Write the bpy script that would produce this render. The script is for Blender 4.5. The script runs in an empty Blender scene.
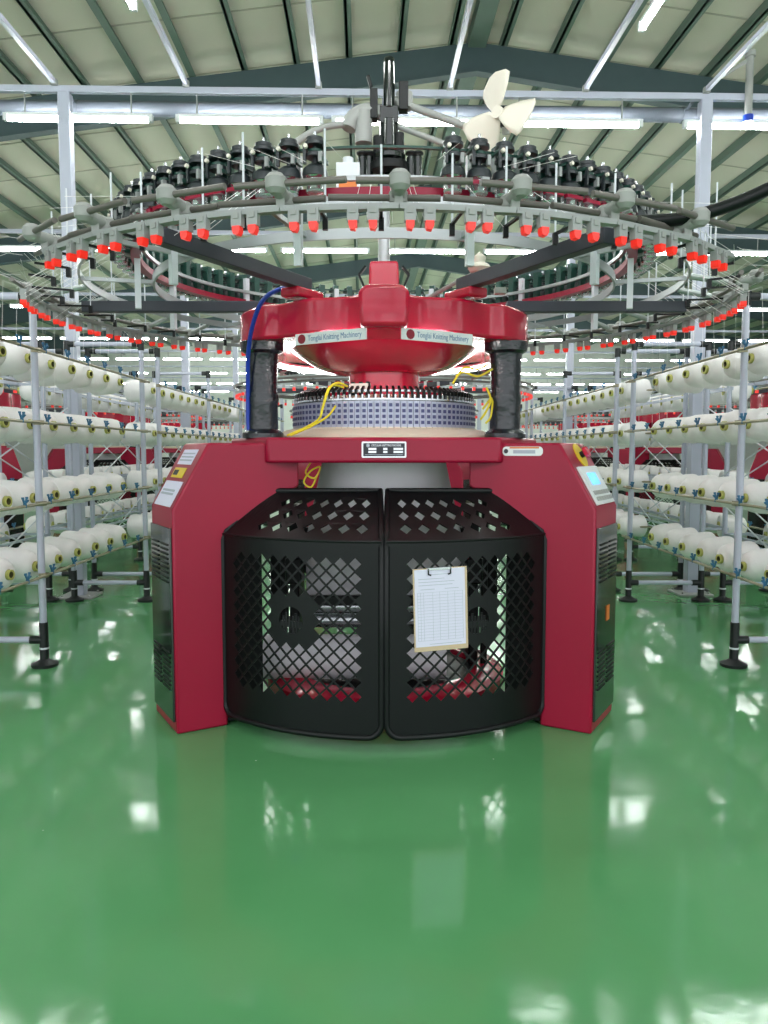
import bpy, bmesh, math, random
from mathutils import Vector, Matrix
random.seed(7)
S = bpy.context.scene
COL = S.collection
PI = math.pi
R = math.radians

# ------------------------------------------------------------------ camera, world, exposure
cam_d = bpy.data.cameras.new('camera'); cam = bpy.data.objects.new('camera', cam_d); COL.objects.link(cam)
cam.location = (0, 0, 1.45); cam.rotation_euler = (R(90 - 4.5), 0, 0)
cam_d.sensor_fit = 'VERTICAL'; cam_d.sensor_height = 24; cam_d.lens = 24 * 780 / 1024
cam_d.clip_start = .05; cam_d.clip_end = 200
S.camera = cam
W = bpy.data.worlds.new('hall_fill'); S.world = W; W.use_nodes = True  # added ambient fill, entering where the hall is left open behind the camera
bg = W.node_tree.nodes['Background']
bg.inputs[0].default_value = (.93, .97, 1, 1); bg.inputs[1].default_value = .58
S.view_settings.view_transform = 'Standard'; S.view_settings.look = 'None'
S.view_settings.gamma = 1; S.view_settings.use_curve_mapping = False
S.view_settings.exposure = 1.85
S.cycles.use_denoising = True
S.cycles.max_bounces = 6; S.cycles.diffuse_bounces = 4; S.cycles.glossy_bounces = 3
S.cycles.sample_clamp_indirect = 4
TUBE = 22.0          # brightness of the fluorescent tubes

# ------------------------------------------------------------------ materials
def lin(c):
    c = c / 255
    return c / 12.92 if c <= .04045 else ((c + .055) / 1.055) ** 2.4
def mat(name, rgb, rough=.5, metal=0, spec=.5, var=.06, vscale=6, bump=0, bscale=40, coat=0, emit=None, es=0):
    m = bpy.data.materials.new(name); m.use_nodes = True
    nt = m.node_tree; b = nt.nodes['Principled BSDF']
    c = tuple(lin(x) for x in rgb)
    b.inputs['Roughness'].default_value = rough; b.inputs['Metallic'].default_value = metal
    b.inputs['Specular IOR Level'].default_value = spec
    b.inputs['Coat Weight'].default_value = coat; b.inputs['Coat Roughness'].default_value = .08
    b.inputs['Base Color'].default_value = (*c, 1)
    tc = nt.nodes.new('ShaderNodeTexCoord')
    if var:
        n = nt.nodes.new('ShaderNodeTexNoise'); n.inputs['Scale'].default_value = vscale; n.inputs['Detail'].default_value = 3
        nt.links.new(tc.outputs['Object'], n.inputs['Vector'])
        mx = nt.nodes.new('ShaderNodeMix'); mx.data_type = 'RGBA'
        mx.inputs[6].default_value = (*[x * (1 - var) for x in c], 1)
        mx.inputs[7].default_value = (*[min(1, x * (1 + var)) for x in c], 1)
        nt.links.new(n.outputs['Fac'], mx.inputs[0]); nt.links.new(mx.outputs[2], b.inputs['Base Color'])
    if bump:
        n2 = nt.nodes.new('ShaderNodeTexNoise'); n2.inputs['Scale'].default_value = bscale; n2.inputs['Detail'].default_value = 4
        nt.links.new(tc.outputs['Object'], n2.inputs['Vector'])
        bp = nt.nodes.new('ShaderNodeBump'); bp.inputs['Strength'].default_value = bump; bp.inputs['Distance'].default_value = .02
        nt.links.new(n2.outputs['Fac'], bp.inputs['Height']); nt.links.new(bp.outputs['Normal'], b.inputs['Normal'])
    if emit:
        b.inputs['Emission Color'].default_value = (*emit, 1); b.inputs['Emission Strength'].default_value = es
    return m
M = {
 'red': mat('glossy red paint', (152, 12, 50), .34, spec=.3, coat=.1, var=.08, vscale=3),
 'red_top': mat('red lacquer', (200, 20, 58), .22, coat=.45, var=.1, vscale=4, bump=.12, bscale=9),
 'black': mat('black powder coat', (6, 10, 12), .42, spec=.3, var=.1),
 'feeder': mat('dark grey feeder body', (40, 46, 50), .35, var=.2, vscale=30),
 'gloss_black': mat('glossy black panel', (20, 27, 25), .12, coat=.5, var=.1),
 'wrap': mat('black plastic wrap', (26, 31, 38), .22, var=.2, bump=.8, bscale=14, coat=.3),
 'arm': mat('slate grey beam', (52, 55, 66), .45),
 'rod': mat('dark olive rod', (112, 106, 102), .38, metal=.2),
 'cast': mat('grey casting', (160, 160, 158), .5),
 'alu': mat('brushed aluminium', (176, 180, 182), .35, metal=.5),
 'silver': mat('bright steel', (205, 208, 212), .22, metal=.85),
 'white': mat('white enamel', (222, 224, 232), .35),
 'post': mat('pale lavender enamel', (186, 189, 206), .38),
 'cream': mat('cream plastic', (238, 229, 216), .5),
 'yarn': mat('white yarn', (245, 240, 240), .85, var=.03, vscale=20, bump=.25, bscale=120),
 'core': mat('yellow green paper core', (190, 186, 104), .6),
 'core_shade': mat('shaded core inside', (92, 88, 50), .8),  # darkened core colour stands in for shade inside the hollow
 'brass': mat('dull brass rail', (150, 142, 118), .4, metal=.5),
 'blue': mat('blue plastic', (50, 106, 142), .5),
 'hose_blue': mat('blue hose', (28, 62, 175), .35),
 'yellow': mat('yellow cable', (224, 205, 40), .5),
 'lens': mat('red sensor lens', (235, 42, 32), .3, emit=(1, .03, .015), es=.12),
 'sensor': mat('light grey sensor housing', (158, 160, 160), .45),
 'camblue': mat('blue cam screws', (62, 64, 110), .35),
 'camsilver': mat('silver cam plate', (172, 176, 196), .35, metal=.35),
 'base': mat('beige ring', (208, 198, 178), .5),
 'fabric': mat('white knitted fabric', (238, 234, 242), .9, bump=.15, bscale=90),
 'roof': mat('pale green roof lining', (216, 212, 197), .8, var=.05, vscale=.6),
 'seam': mat('roof seam', (182, 178, 164), .8),
 'purlin': mat('dark green purlin', (104, 124, 114), .6),
 'rafter': mat('dark slate rafter', (72, 90, 94), .6),
 'wall': mat('pale green wall', (236, 238, 234), .8),
 'duct': mat('galvanised duct', (98, 104, 116), .45, metal=.0),
 'lightbody': mat('white lamp housing', (225, 228, 230), .5),
 'tube': mat('fluorescent tube', (255, 255, 255), .5, var=0, emit=(.95, 1, .97), es=TUBE),
 'ringlamp': mat('machine lamp', (255, 255, 255), .5, var=0, emit=(1, .96, .93), es=7.5),
 'paper': mat('white paper', (222, 220, 240), .8, var=.02),
 'ink': mat('grey ink', (172, 178, 192), .8),
 'dark_ink': mat('dark ink', (60, 62, 70), .7),
 'board': mat('tan clipboard', (205, 182, 150), .6),
 'sign': mat('white sign plate', (226, 230, 232), .4),
 'sign_text': mat('blue grey lettering', (96, 128, 168), .5),
 'sign_red': mat('dark red badge', (140, 24, 44), .5),
 'yellow_tag': mat('yellow warning sticker', (226, 196, 50), .5),
 'orange': mat('orange sticker', (216, 120, 50), .5),
 'plate': mat('black name plate', (28, 30, 44), .35),
 'screen': mat('blue control screen', (70, 150, 230), .3, emit=(.1, .35, .9), es=.5),
 'green_dark': mat('dark green bracket', (32, 74, 64), .4),
 'foot': mat('black rubber foot', (22, 26, 28), .5),
}
# epoxy floor
def floor_mat():
    m = bpy.data.materials.new('green epoxy'); m.use_nodes = True
    nt = m.node_tree; b = nt.nodes['Principled BSDF']
    tc = nt.nodes.new('ShaderNodeTexCoord')
    n = nt.nodes.new('ShaderNodeTexNoise'); n.inputs['Scale'].default_value = .9; n.inputs['Detail'].default_value = 5
    nt.links.new(tc.outputs['Object'], n.inputs['Vector'])
    r = nt.nodes.new('ShaderNodeValToRGB')
    r.color_ramp.elements[0].position = .3; r.color_ramp.elements[1].position = .75
    r.color_ramp.elements[0].color = (lin(86), lin(152), lin(98), 1)
    r.color_ramp.elements[1].color = (lin(98), lin(163), lin(109), 1)
    nt.links.new(n.outputs['Fac'], r.inputs[0])
    # sparse pale specks
    v = nt.nodes.new('ShaderNodeTexVoronoi'); v.inputs['Scale'].default_value = 2.6
    nt.links.new(tc.outputs['Object'], v.inputs['Vector'])
    lt = nt.nodes.new('ShaderNodeMath'); lt.operation = 'LESS_THAN'; lt.inputs[1].default_value = .012
    nt.links.new(v.outputs['Distance'], lt.inputs[0])
    mx = nt.nodes.new('ShaderNodeMix'); mx.data_type = 'RGBA'
    mx.inputs[7].default_value = (.6, .68, .6, 1)
    nt.links.new(lt.outputs[0], mx.inputs[0]); nt.links.new(r.outputs[0], mx.inputs[6])
    nt.links.new(mx.outputs[2], b.inputs['Base Color'])
    n2 = nt.nodes.new('ShaderNodeTexNoise'); n2.inputs['Scale'].default_value = 5; n2.inputs['Detail'].default_value = 3
    nt.links.new(tc.outputs['Object'], n2.inputs['Vector'])
    bp = nt.nodes.new('ShaderNodeBump'); bp.inputs['Strength'].default_value = .07; bp.inputs['Distance'].default_value = .02
    nt.links.new(n2.outputs['Fac'], bp.inputs['Height']); nt.links.new(bp.outputs['Normal'], b.inputs['Normal'])
    b.inputs['Roughness'].default_value = .10; b.inputs['Specular IOR Level'].default_value = .42
    return m
M['floor'] = floor_mat()

# ------------------------------------------------------------------ mesh helpers
class MB:
    def __init__(s): s.v = []; s.f = []; s.m = []; s.mats = []
    def mi(s, m):
        if m not in s.mats: s.mats.append(m)
        return s.mats.index(m)
    def add(s, vs, fs, m):
        o = len(s.v); s.v += [tuple(x) for x in vs]; i = s.mi(m)
        for f in fs: s.f.append(tuple(o + k for k in f)); s.m.append(i)
    def box(s, c, size, m, rot=None):
        c = Vector(c); h = [x / 2 for x in size]
        vs = []
        for z in (-1, 1):
            for y in (-1, 1):
                for x in (-1, 1):
                    p = Vector((x * h[0], y * h[1], z * h[2]))
                    vs.append(c + (rot @ p if rot else p))
        s.add(vs, [(0, 2, 3, 1), (4, 5, 7, 6), (0, 1, 5, 4), (2, 6, 7, 3), (0, 4, 6, 2), (1, 3, 7, 5)], m)
    def bar(s, a, b, w, h, m, up=(0, 0, 1)):
        a = Vector(a); b = Vector(b); d = (b - a); L = d.length; d.normalize()
        u = Vector(up)
        if abs(d.dot(u)) > .98: u = Vector((0, 1, 0))
        x = d.cross(u).normalized(); z = x.cross(d)
        rot = Matrix((x, d, z)).transposed()
        s.box((a + b) / 2, (w, L, h), m, rot)
    def tube(s, path, r, m, n=8, closed=False, caps=True, r2=None):
        P = [Vector(p) for p in path]; N = len(P)
        rings = []; prev = None
        for i, p in enumerate(P):
            if closed: t = P[(i + 1) % N] - P[i - 1]
            elif i == 0: t = P[1] - P[0]
            elif i == N - 1: t = P[-1] - P[-2]
            else: t = (P[i + 1] - p).normalized() + (p - P[i - 1]).normalized()
            t.normalize()
            if prev is None:
                u = Vector((0, 0, 1)) if abs(t.z) < .9 else Vector((1, 0, 0))
                u = (u - t * u.dot(t)).normalized()
            else:
                u = prev - t * prev.dot(t)
                u = u.normalized() if u.length > 1e-5 else Vector((0, 0, 1))
            prev = u; w = t.cross(u)
            rr = r if r2 is None else r + (r2 - r) * i / (N - 1)
            rings.append([p + (u * math.cos(2 * PI * k / n) + w * math.sin(2 * PI * k / n)) * rr for k in range(n)])
        vs = [q for g in rings for q in g]; fs = []
        for i in range(N if closed else N - 1):
            j = (i + 1) % N
            for k in range(n):
                l = (k + 1) % n
                fs.append((i * n + k, i * n + l, j * n + l, j * n + k))
        if caps and not closed:
            fs.append(tuple(range(n - 1, -1, -1))); fs.append(tuple((N - 1) * n + k for k in range(n)))
        s.add(vs, fs, m)
    def cyl(s, a, b, r, m, n=16, r2=None): s.tube([a, b], r, m, n, r2=r2)
    def lathe(s, prof, m, n=32, mtx=None, closed=False, a0=0, a1=2 * PI):
        """prof: (r, z) list, turned about z"""
        full = abs(a1 - a0 - 2 * PI) < 1e-6; k_n = n if full else n + 1
        vs = []
        for k in range(k_n):
            a = a0 + (a1 - a0) * k / n
            for (r, z) in prof: vs.append(Vector((r * math.sin(a), -r * math.cos(a), z)))
        if mtx: vs = [mtx @ v for v in vs]
        L = len(prof); fs = []
        for k in range(n):
            k2 = (k + 1) % k_n
            for i in range(L if closed else L - 1):
                j = (i + 1) % L
                fs.append((k * L + i, k2 * L + i, k2 * L + j, k * L + j))
        if closed and not full:
            fs.append(tuple(range(L - 1, -1, -1))); fs.append(tuple(n * L + i for i in range(L)))
        s.add(vs, fs, m)
    def prism(s, poly, o, ux, uy, uz, z0, z1, m):
        o = Vector(o); ux = Vector(ux); uy = Vector(uy); uz = Vector(uz); n = len(poly)
        vs = [o + ux * p[0] + uy * p[1] + uz * z for z in (z0, z1) for p in poly]
        fs = [tuple(range(n - 1, -1, -1)), tuple(range(n, 2 * n))]
        for i in range(n): fs.append((i, (i + 1) % n, n + (i + 1) % n, n + i))
        s.add(vs, fs, m)
    def mesh(s, name):
        me = bpy.data.meshes.new(name); me.from_pydata(s.v, [], s.f)
        for m in s.mats: me.materials.append(m)
        me.polygons.foreach_set('material_index', s.m)
        bm = bmesh.new(); bm.from_mesh(me); bmesh.ops.recalc_face_normals(bm, faces=bm.faces); bm.to_mesh(me); bm.free()
        me.shade_smooth(); me.set_sharp_from_angle(angle=R(38)); me.update()
        return me
    def build(s, name, parent=None, loc=None, rz=0, bevel=0):
        return link(name, s.mesh(name), parent, loc, rz, bevel)
def link(name, me, parent=None, loc=None, rz=0, bevel=0):
    o = bpy.data.objects.new(name, me); COL.objects.link(o)
    if parent: o.parent = parent
    if loc: o.location = loc
    o.rotation_euler.z = rz
    if bevel:
        b = o.modifiers.new('bevel', 'BEVEL'); b.width = bevel; b.segments = 2; b.limit_method = 'ANGLE'; b.angle_limit = R(40)
        b.harden_normals = False
    return o
def tag(o, label, cat, group=None, kind=None):
    o['label'] = label; o['category'] = cat
    if group: o['group'] = group
    if kind: o['kind'] = kind
    return o
def empty(name, loc=(0, 0, 0), rz=0):
    o = bpy.data.objects.new(name, None); COL.objects.link(o); o.location = loc; o.rotation_euler.z = rz
    o.empty_display_size = .1
    return o
def copy_tree(o, parent=None):
    c = o.copy(); COL.objects.link(c)
    if parent: c.parent = parent
    for ch in list(o.children): copy_tree(ch, c)
    return c
def text_mesh(txt, size, m, width=None):
    cu = bpy.data.curves.new('lettering', 'FONT'); cu.body = txt; cu.size = size; cu.extrude = .0006
    cu.align_x = 'LEFT'; cu.align_y = 'CENTER'; cu.resolution_u = 3
    ob = bpy.data.objects.new('lettering', cu); COL.objects.link(ob)
    me = bpy.data.meshes.new_from_object(ob)
    bpy.data.objects.remove(ob); bpy.data.curves.remove(cu)
    me.materials.clear(); me.materials.append(m)
    if width:
        xs = [v.co.x for v in me.vertices]; k = width / (max(xs) - min(xs)); x0 = min(xs)
        for v in me.vertices: v.co.x = (v.co.x - x0) * k
    return me
ORD = ['first', 'second', 'third', 'fourth', 'fifth', 'sixth', 'seventh', 'eighth', 'ninth', 'tenth', 'eleventh', 'twelfth',
       'thirteenth', 'fourteenth', 'fifteenth', 'sixteenth', 'seventeenth', 'eighteenth']

# ------------------------------------------------------------------ setting: floor, roof, walls, frames
YAW = R(1.5); BO = (0, 7.7, 0)                        # the building stands slightly askew to the machine
def bld(mb, name, label, cat, group=None, kind='structure', bevel=0):
    o = mb.build(name, None, BO, YAW, bevel); return tag(o, label, cat, group, kind)
f = MB(); f.box((0, 18, -.1), (56, 60, .2), M['floor'])
tag(f.build('floor'), 'glossy green epoxy floor of the factory hall', 'floor', kind='structure')
RX, RZ, SL = 2.0, 9.5, .13                            # ridge x, ridge height, slope
Y0, Y1, XW = -14, 40, 27
def rz_at(x): return RZ - SL * abs(x - RX)
m = MB()
for sx in (-1, 1):
    xe = XW * sx
    m.prism([(RX, RZ), (xe, rz_at(xe)), (xe, rz_at(xe) + .12), (RX, RZ + .12)], (0, 0, 0), (1, 0, 0), (0, 0, 1), (0, 1, 0), Y0, Y1, M['roof'])
for y in range(-10, 40, 2):
    for sx in (-1, 1):
        xe = XW * sx
        m.bar((RX, y + .3, RZ - .006), (xe, y + .3, rz_at(xe) - .006), .035, .012, M['seam'])
bld(m, 'ceiling', 'pale green pitched roof lining of the hall', 'ceiling')
for k in range(-26, 24):
    x = RX + .5 + k * 1.0
    if abs(x) > XW - .5: continue
    m = MB(); zt = rz_at(x)
    m.box((x, (Y0 + Y1) / 2, zt - .10), (.06, Y1 - Y0, .17), M['purlin'])
    m.box((x + .04, (Y0 + Y1) / 2, zt - .175), (.12, Y1 - Y0, .02), M['purlin'])
    bld(m, 'roof_purlin', 'dark green roof purlin running the length of the hall', 'purlin', 'roof purlins')
for i, y in enumerate((0.0, 8.0, 16.0, 24.0, 31.8)):
    m = MB(); y -= .0
    for sx in (-1, 1):
        xe = XW * sx
        pts = [(RX, RZ - .2), (xe, rz_at(xe) - .2), (xe, rz_at(xe) - 1.1), (RX + sx * 4, rz_at(RX + sx * 4) - .82), (RX, RZ - .75)]
        m.prism(pts, (0, 0, 0), (1, 0, 0), (0, 0, 1), (0, 1, 0), y - .05, y + .05, M['rafter'])
        m.bar((RX, y, RZ - .75), (RX + sx * 4, y, rz_at(RX + sx * 4) - .82), .22, .025, M['rafter'])
        m.bar((RX + sx * 4, y, rz_at(RX + sx * 4) - .82), (xe, y, rz_at(xe) - 1.1), .22, .025, M['rafter'])
    bld(m, 'roof_rafter', 'dark slate steel rafter crossing under the %s roof bay' % ORD[i], 'rafter')
m = MB(); m.box((RX, (Y0 + Y1) / 2, RZ - .17), (.34, Y1 - Y0, .26), M['purlin'])
bld(m, 'roof_ridge_beam', 'dark green double ridge beam along the roof peak', 'beam')
m = MB(); m.box((0, Y1, 4.5), (2 * XW, .2, 9.5), M['wall']); bld(m, 'wall_back', 'pale far end wall of the hall', 'wall')
for sx, nm in ((-1, 'left'), (1, 'right')):
    m = MB(); m.box((sx * XW, (Y0 + Y1) / 2, 3.2), (.2, Y1 - Y0, 6.8), M['wall']); bld(m, 'wall_' + nm, 'pale %s side wall of the hall' % nm, 'wall')

ROWS = [-2.0, 2.9, 7.75, 12.6, 17.5, 22.4, 27.3, 32.2, 37.1, 42.0]
rown = ['rearmost', 'overhead', 'nearest', 'second', 'third', 'fourth', 'fifth', 'sixth', 'seventh', 'farthest']
for i, y in enumerate(ROWS):
    y -= BO[1]
    m = MB(); m.box((0, y, 4.855), (2 * XW - .4, .06, .06), M['post'])
    bld(m, 'cross_beam', 'white square steel cross beam over the %s lamp row' % rown[i], 'beam', bevel=.004)
    if i < 2: continue
    for x in ((-3.02, 3.11, -9.1, 9.1) if i < 5 else (-3.02, 3.11)):
        m = MB(); w = .075
        m.box((x, y, 2.41), (.11, .11, 4.82), M['post']); m.box((x, y, .012), (.34, .34, .024), M['cast'])
        for a in (-1, 1):
            for b in (-1, 1): m.cyl((x + .13 * a, y + .13 * b, .02), (x + .13 * a, y + .13 * b, .045), .014, M['cast'], 6)
        bld(m, 'column', 'white square steel column %s the machine under the %s cross beam' % ('left of' if x < 0 else 'right of', rown[i]) if abs(x) < 5
            else 'white square steel column far out at the %s under the %s cross beam' % ('left' if x < 0 else 'right', rown[i]), 'column', bevel=.008)
m = MB()
yd = 8.0 - BO[1]
m.cyl((-20, yd, 4.79), (20, yd, 4.79), .07, M['duct'], 20)
for k in range(-19, 20, 2): m.cyl((k - .02, yd, 4.79), (k + .02, yd, 4.79), .078, M['duct'], 20)
for k in range(-18, 20, 3): m.bar((k, yd, 4.80), (k, yd - .22, 4.83), .03, .012, M['duct'])
tag(m.build('air_duct', None, BO, YAW), 'round galvanised duct running under the nearest white cross beam', 'duct')
# cable tracks running overhead towards the camera and resting on the nearest cross beam
for k, x in enumerate((-3.1, -1.87, -.62, .63, 1.93, 3.1)):
    m = MB(); m.box((x, -5.0, 4.905), (.04, 10.1, .04), M['post']); m.box((x, .0, 4.90), (.06, .04, .05), M['cast'])
    for q in (-4.5, -1.6): m.cyl((x, q, 4.93), (x, q, 8.0), .008, M['cast'], 6)
    tag(m.build('cable_track', None, BO, YAW), 'white overhead cable track above the aisle, %s from the left' % ORD[k], 'cable track', 'overhead cable tracks')

m = MB(); m.cyl((3.5, -.02, 4.62), (3.5, -.02, 5.22), .035, M['cast'], 12); m.cyl((3.5, -.02, 5.2), (3.5, -.02, 5.25), .05, M['cast'], 12); m.bar((3.5, -.02, 5.18), (3.12, -.02, 4.95), .03, .03, M['cast']); m.cyl((3.5, -.02, 4.60), (3.5, -.02, 4.66), .05, M['hose_blue'], 12)
tag(m.build('hanger_pipe', None, BO, YAW), 'short grey hanger pipe with a diagonal brace beside the right column top', 'pipe')

# ------------------------------------------------------------------ fluorescent lamps
lp = empty('fluorescent_lamp')
m = MB(); m.box((0, 0, .045), (1.36, .035, .03), M['lightbody'])
for s in (-1, 1): m.box((s * .68, 0, .02), (.04, .05, .07), M['lightbody'])
m.cyl((-.5, 0, .05), (-.5, 0, .255), .007, M['cast'], 6); m.cyl((.5, 0, .05), (.5, 0, .255), .008, M['cast'], 6)
m.build('housing', lp)
m = MB(); m.cyl((-.655, 0, 0), (.655, 0, 0), .021, M['tube'], 8); m.build('tube', lp)
first = True
def lamp(x, y, z, rz, label, group):
    global first
    o = lp if first else copy_tree(lp)
    first = False
    c, s_ = math.cos(YAW), math.sin(YAW); yy = y - BO[1]
    o.location = (x * c - yy * s_, BO[1] + x * s_ + yy * c, z); o.rotation_euler.z = YAW + rz
    tag(o, label, 'lamp', group); return o
for i, y in enumerate(ROWS):
    if i < 2: xs = [-9 + 2.25 * k for k in range(9)]
    elif i == 2: xs = [-7.7, -6.12, -4.5, -2.9, -1.28, .2, 1.8, 3.6, 5.2, 6.8]
    else: xs = [-10.4 + 1.6 * k for k in range(14)] if i < 5 else [-11.2 + 1.6 * k for k in range(15)]
    for k, x in enumerate(xs):
        nm = 'white fluorescent tube lamp, %s from the left in the %s lamp row' % (ORD[k], rown[i]) if i > 1 else \
             'white fluorescent tube lamp overhead %s the camera, %s from the left' % ('behind' if i == 0 else 'before', ORD[k])
        lamp(x, y, 4.58, 0, nm, 'fluorescent lamp rows')
lamp(-1.87, 5.32, 4.66, PI / 2, 'fluorescent tube lamp hung lengthwise under a cable track, top left', 'lengthwise lamps')
lamp(1.93, 5.5, 4.66, PI / 2, 'fluorescent tube lamp hung lengthwise under a cable track, top right', 'lengthwise lamps')

# ------------------------------------------------------------------ the circular knitting machine (local origin: floor centre)
YC = 4.8
def pol(r, deg, z): a = R(deg); return Vector((r * math.sin(a), -r * math.cos(a), z))
mc = empty('circular_knitting_machine', (0, YC, 0))
tag(mc, 'large red circular knitting machine with black lattice gates in the foreground', 'knitting machine')

LEGR, LEGW = 1.373, .26
def leg_axes(deg): return pol(1, deg, 0), Vector((math.cos(R(deg)), math.sin(R(deg)), 0))
leg_objs = []
for deg in (-60, 60, 180):
    er, et = leg_axes(deg); up = Vector((0, 0, 1))
    TB, TF = ((-.17, .26) if deg == -60 else (-.26, .17))
    m = MB()
    m.prism([(LEGR, 0), (LEGR, 1.154), (LEGR - .19, 1.49), (.68, 1.49), (.68, 1.26), (1.10, 1.0), (1.10, 0)], (0, 0, 0), er, up, et, TB, TF, M['red'])
    leg = m.build('leg', mc, bevel=.012); leg_objs.append(leg)
    q = MB(); q.prism([(.90, .02), (.90, 1.08), (1.10, .99), (1.10, .02)], (0, 0, 0), er, up, et, TB + .004, TF - .004, M['black']); q.build('inner_panel', leg, bevel=.004)
    # end panel with louvres
    m = MB()
    m.prism([(TB + .02, .06), (TF - .02, .06), (TF - .02, 1.06), (TB + .02, 1.06)], er * LEGR, et, up, er, 0, .012, M['gloss_black'])
    for z0 in (.22, .78):
        for k in range(9):
            for s in (-1, 1):
                c = er * (LEGR + .014) + et * ((TB + TF) / 2 + s * .09) + up * (z0 + k * .024)
                m.bar(c - et * .07, c + et * .07, .008, .010, M['black'])
    m.build('vent_panel', leg, bevel=.003)
    if deg == 180: continue
    sl = Vector((-.19, 0, .336)).normalized(); sd = (er * sl.x + up * sl.z); nn = (er * .336 + up * .19).normalized()
    o0 = er * LEGR + up * 1.154
    oc = o0 + et * ((TB + TF) / 2)
    def slab(name, t0, t1, a0, a1, mt, th=.004):
        k = .8; c = (TB + TF) / 2; q = MB(); q.prism([(c + t0 * k, a0), (c + t1 * k, a0), (c + t1 * k, a1), (c + t0 * k, a1)], o0, et, sd, nn, .001, th, mt); return q.build(name, leg, bevel=.001)
    if deg < 0:
        slab('label_sticker', -.20, .20, .01, .155, M['paper'])
        q = slab('warning_sticker', -.15, .12, .175, .235, M['yellow_tag'])
        q = slab('label_sticker', -.16, .16, .255, .345, M['paper'])
        q = MB()
        for a in (.28, .30, .32): q.prism([(-.11, a - .004), (.11, a - .004), (.11, a + .004), (-.11, a + .004)], oc, et, sd, nn, .004, .0055, M['ink'])
        for a in (.08, .1): q.prism([(-.13, a - .006), (.1, a - .006), (.1, a + .006), (-.13, a + .006)], oc, et, sd, nn, .004, .0055, M['ink'])
        q.prism([(-.1, .19), (-.02, .19), (-.02, .22), (-.1, .22)], oc, et, sd, nn, .004, .0055, M['dark_ink'])
        q.build('printing', leg)
    else:
        slab('control_panel', -.21, .21, .02, .24, M['sign'], .012)
        slab('control_screen', -.10, .09, .13, .2, M['screen'], .015)
        q = MB()
        for a in (.05, .085): 
            for t in (-.12, -.072, -.024, .024, .072, .12): q.prism([(t - .02, a - .011), (t + .02, a - .011), (t + .02, a + .011), (t - .02, a + .011)], oc, et, sd, nn, .012, .018, M['cast'])
        q.build('keypad', leg)
        c = oc + sd * .31 + et * .02
        q = MB(); q.cyl(c, c + nn * .006, .07, M['yellow_tag'], 24); q.build('warning_sticker', leg)
        q = MB(); q.cyl(c + nn * .006, c + nn * .03, .018, M['black'], 12); q.cyl(c + nn * .03, c + nn * .05, .03, M['red_top'], 16); q.build('stop_button', leg)
        q = MB(); c = er * (LEGR + .014) + up * .585
        q.prism([(-.06, -.03), (.0, -.03), (.0, .05), (-.06, .05)], c, et, up, er, 0, .002, M['orange']); q.build('orange_sticker', leg)
# white label on the right leg's face
er, et = leg_axes(60); up = Vector((0, 0, 1)); nf = -et
m = MB()
def rrect(w, h, r, n=5):
    P = []
    for cx, cy, a0 in ((w / 2 - r, h / 2 - r, 0), (-w / 2 + r, h / 2 - r, 90), (-w / 2 + r, -h / 2 + r, 180), (w / 2 - r, -h / 2 + r, 270)):
        for k in range(n + 1): P.append((cx + r * math.cos(R(a0 + 90 * k / n)), cy + r * math.sin(R(a0 + 90 * k / n))))
    return P
c = er * .985 + nf * LEGW + up * 1.447
m.prism(rrect(.22, .048, .02), c, er, up, nf, 0, .003, M['sign'])
m.prism([(-.07, .014), (.09, .014), (.09, .022), (-.07, .022)], c, er, up, nf, .003, .0045, M['orange'])
m.prism([(-.05, -.012), (.07, -.012), (.07, .006), (-.05, .006)], c, er, up, nf, .003, .0045, M['ink'])
m.cyl(c - er * .09 + nf * .003, c - er * .09 + nf * .005, .012, M['dark_ink'], 12)
m.build('white_label', leg_objs[1])

# bed
poly = []
for deg in (-60, 60, 180):
    er, et = leg_axes(deg)
    for t in (-.285, .285): p = er * .875 + et * t; poly.append((p.x, p.y))
m = MB(); m.prism(poly, (0, 0, 0), (1, 0, 0), (0, 1, 0), (0, 0, 1), 1.385, 1.52, M['red'])
bed = m.build('bed', mc, bevel=.014)
yf = poly[1][1]
yf = min(p[1] for p in poly)
m = MB(); m.prism(rrect(.235, .085, .006), (0, yf, 1.455), (1, 0, 0), (0, 0, 1), (0, -1, 0), 0, .004, M['silver'])
m.prism(rrect(.218, .068, .003), (0, yf, 1.455), (1, 0, 0), (0, 0, 1), (0, -1, 0), .004, .006, M['plate'])
for dz in (.004, -.012):
    for x0, x1 in ((-.082, -.04), (-.004, .018), (.05, .1)):
        m.prism([(x0, dz - .0055), (x1, dz - .0055), (x1, dz + .0055), (x0, dz + .0055)], (0, yf, 1.455), (1, 0, 0), (0, 0, 1), (0, -1, 0), .006, .007, M['silver'])
m.prism([(-.1, -.0275), (.1, -.0275), (.1, -.025), (-.1, -.025)], (0, yf, 1.455), (1, 0, 0), (0, 0, 1), (0, -1, 0), .006, .007, M['ink'])
m.cyl((-.084, yf - .006, 1.477), (-.084, yf - .0075, 1.477), .0095, M['ink'], 16)
npl = m.build('name_plate', bed)
t = link('lettering', text_mesh('CIRCULAR KNITTING MACHINE', .016, M['silver'], .155), bed, (-.066, yf - .0065, 1.477)); t.rotation_euler = (PI / 2, 0, 0)

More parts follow.
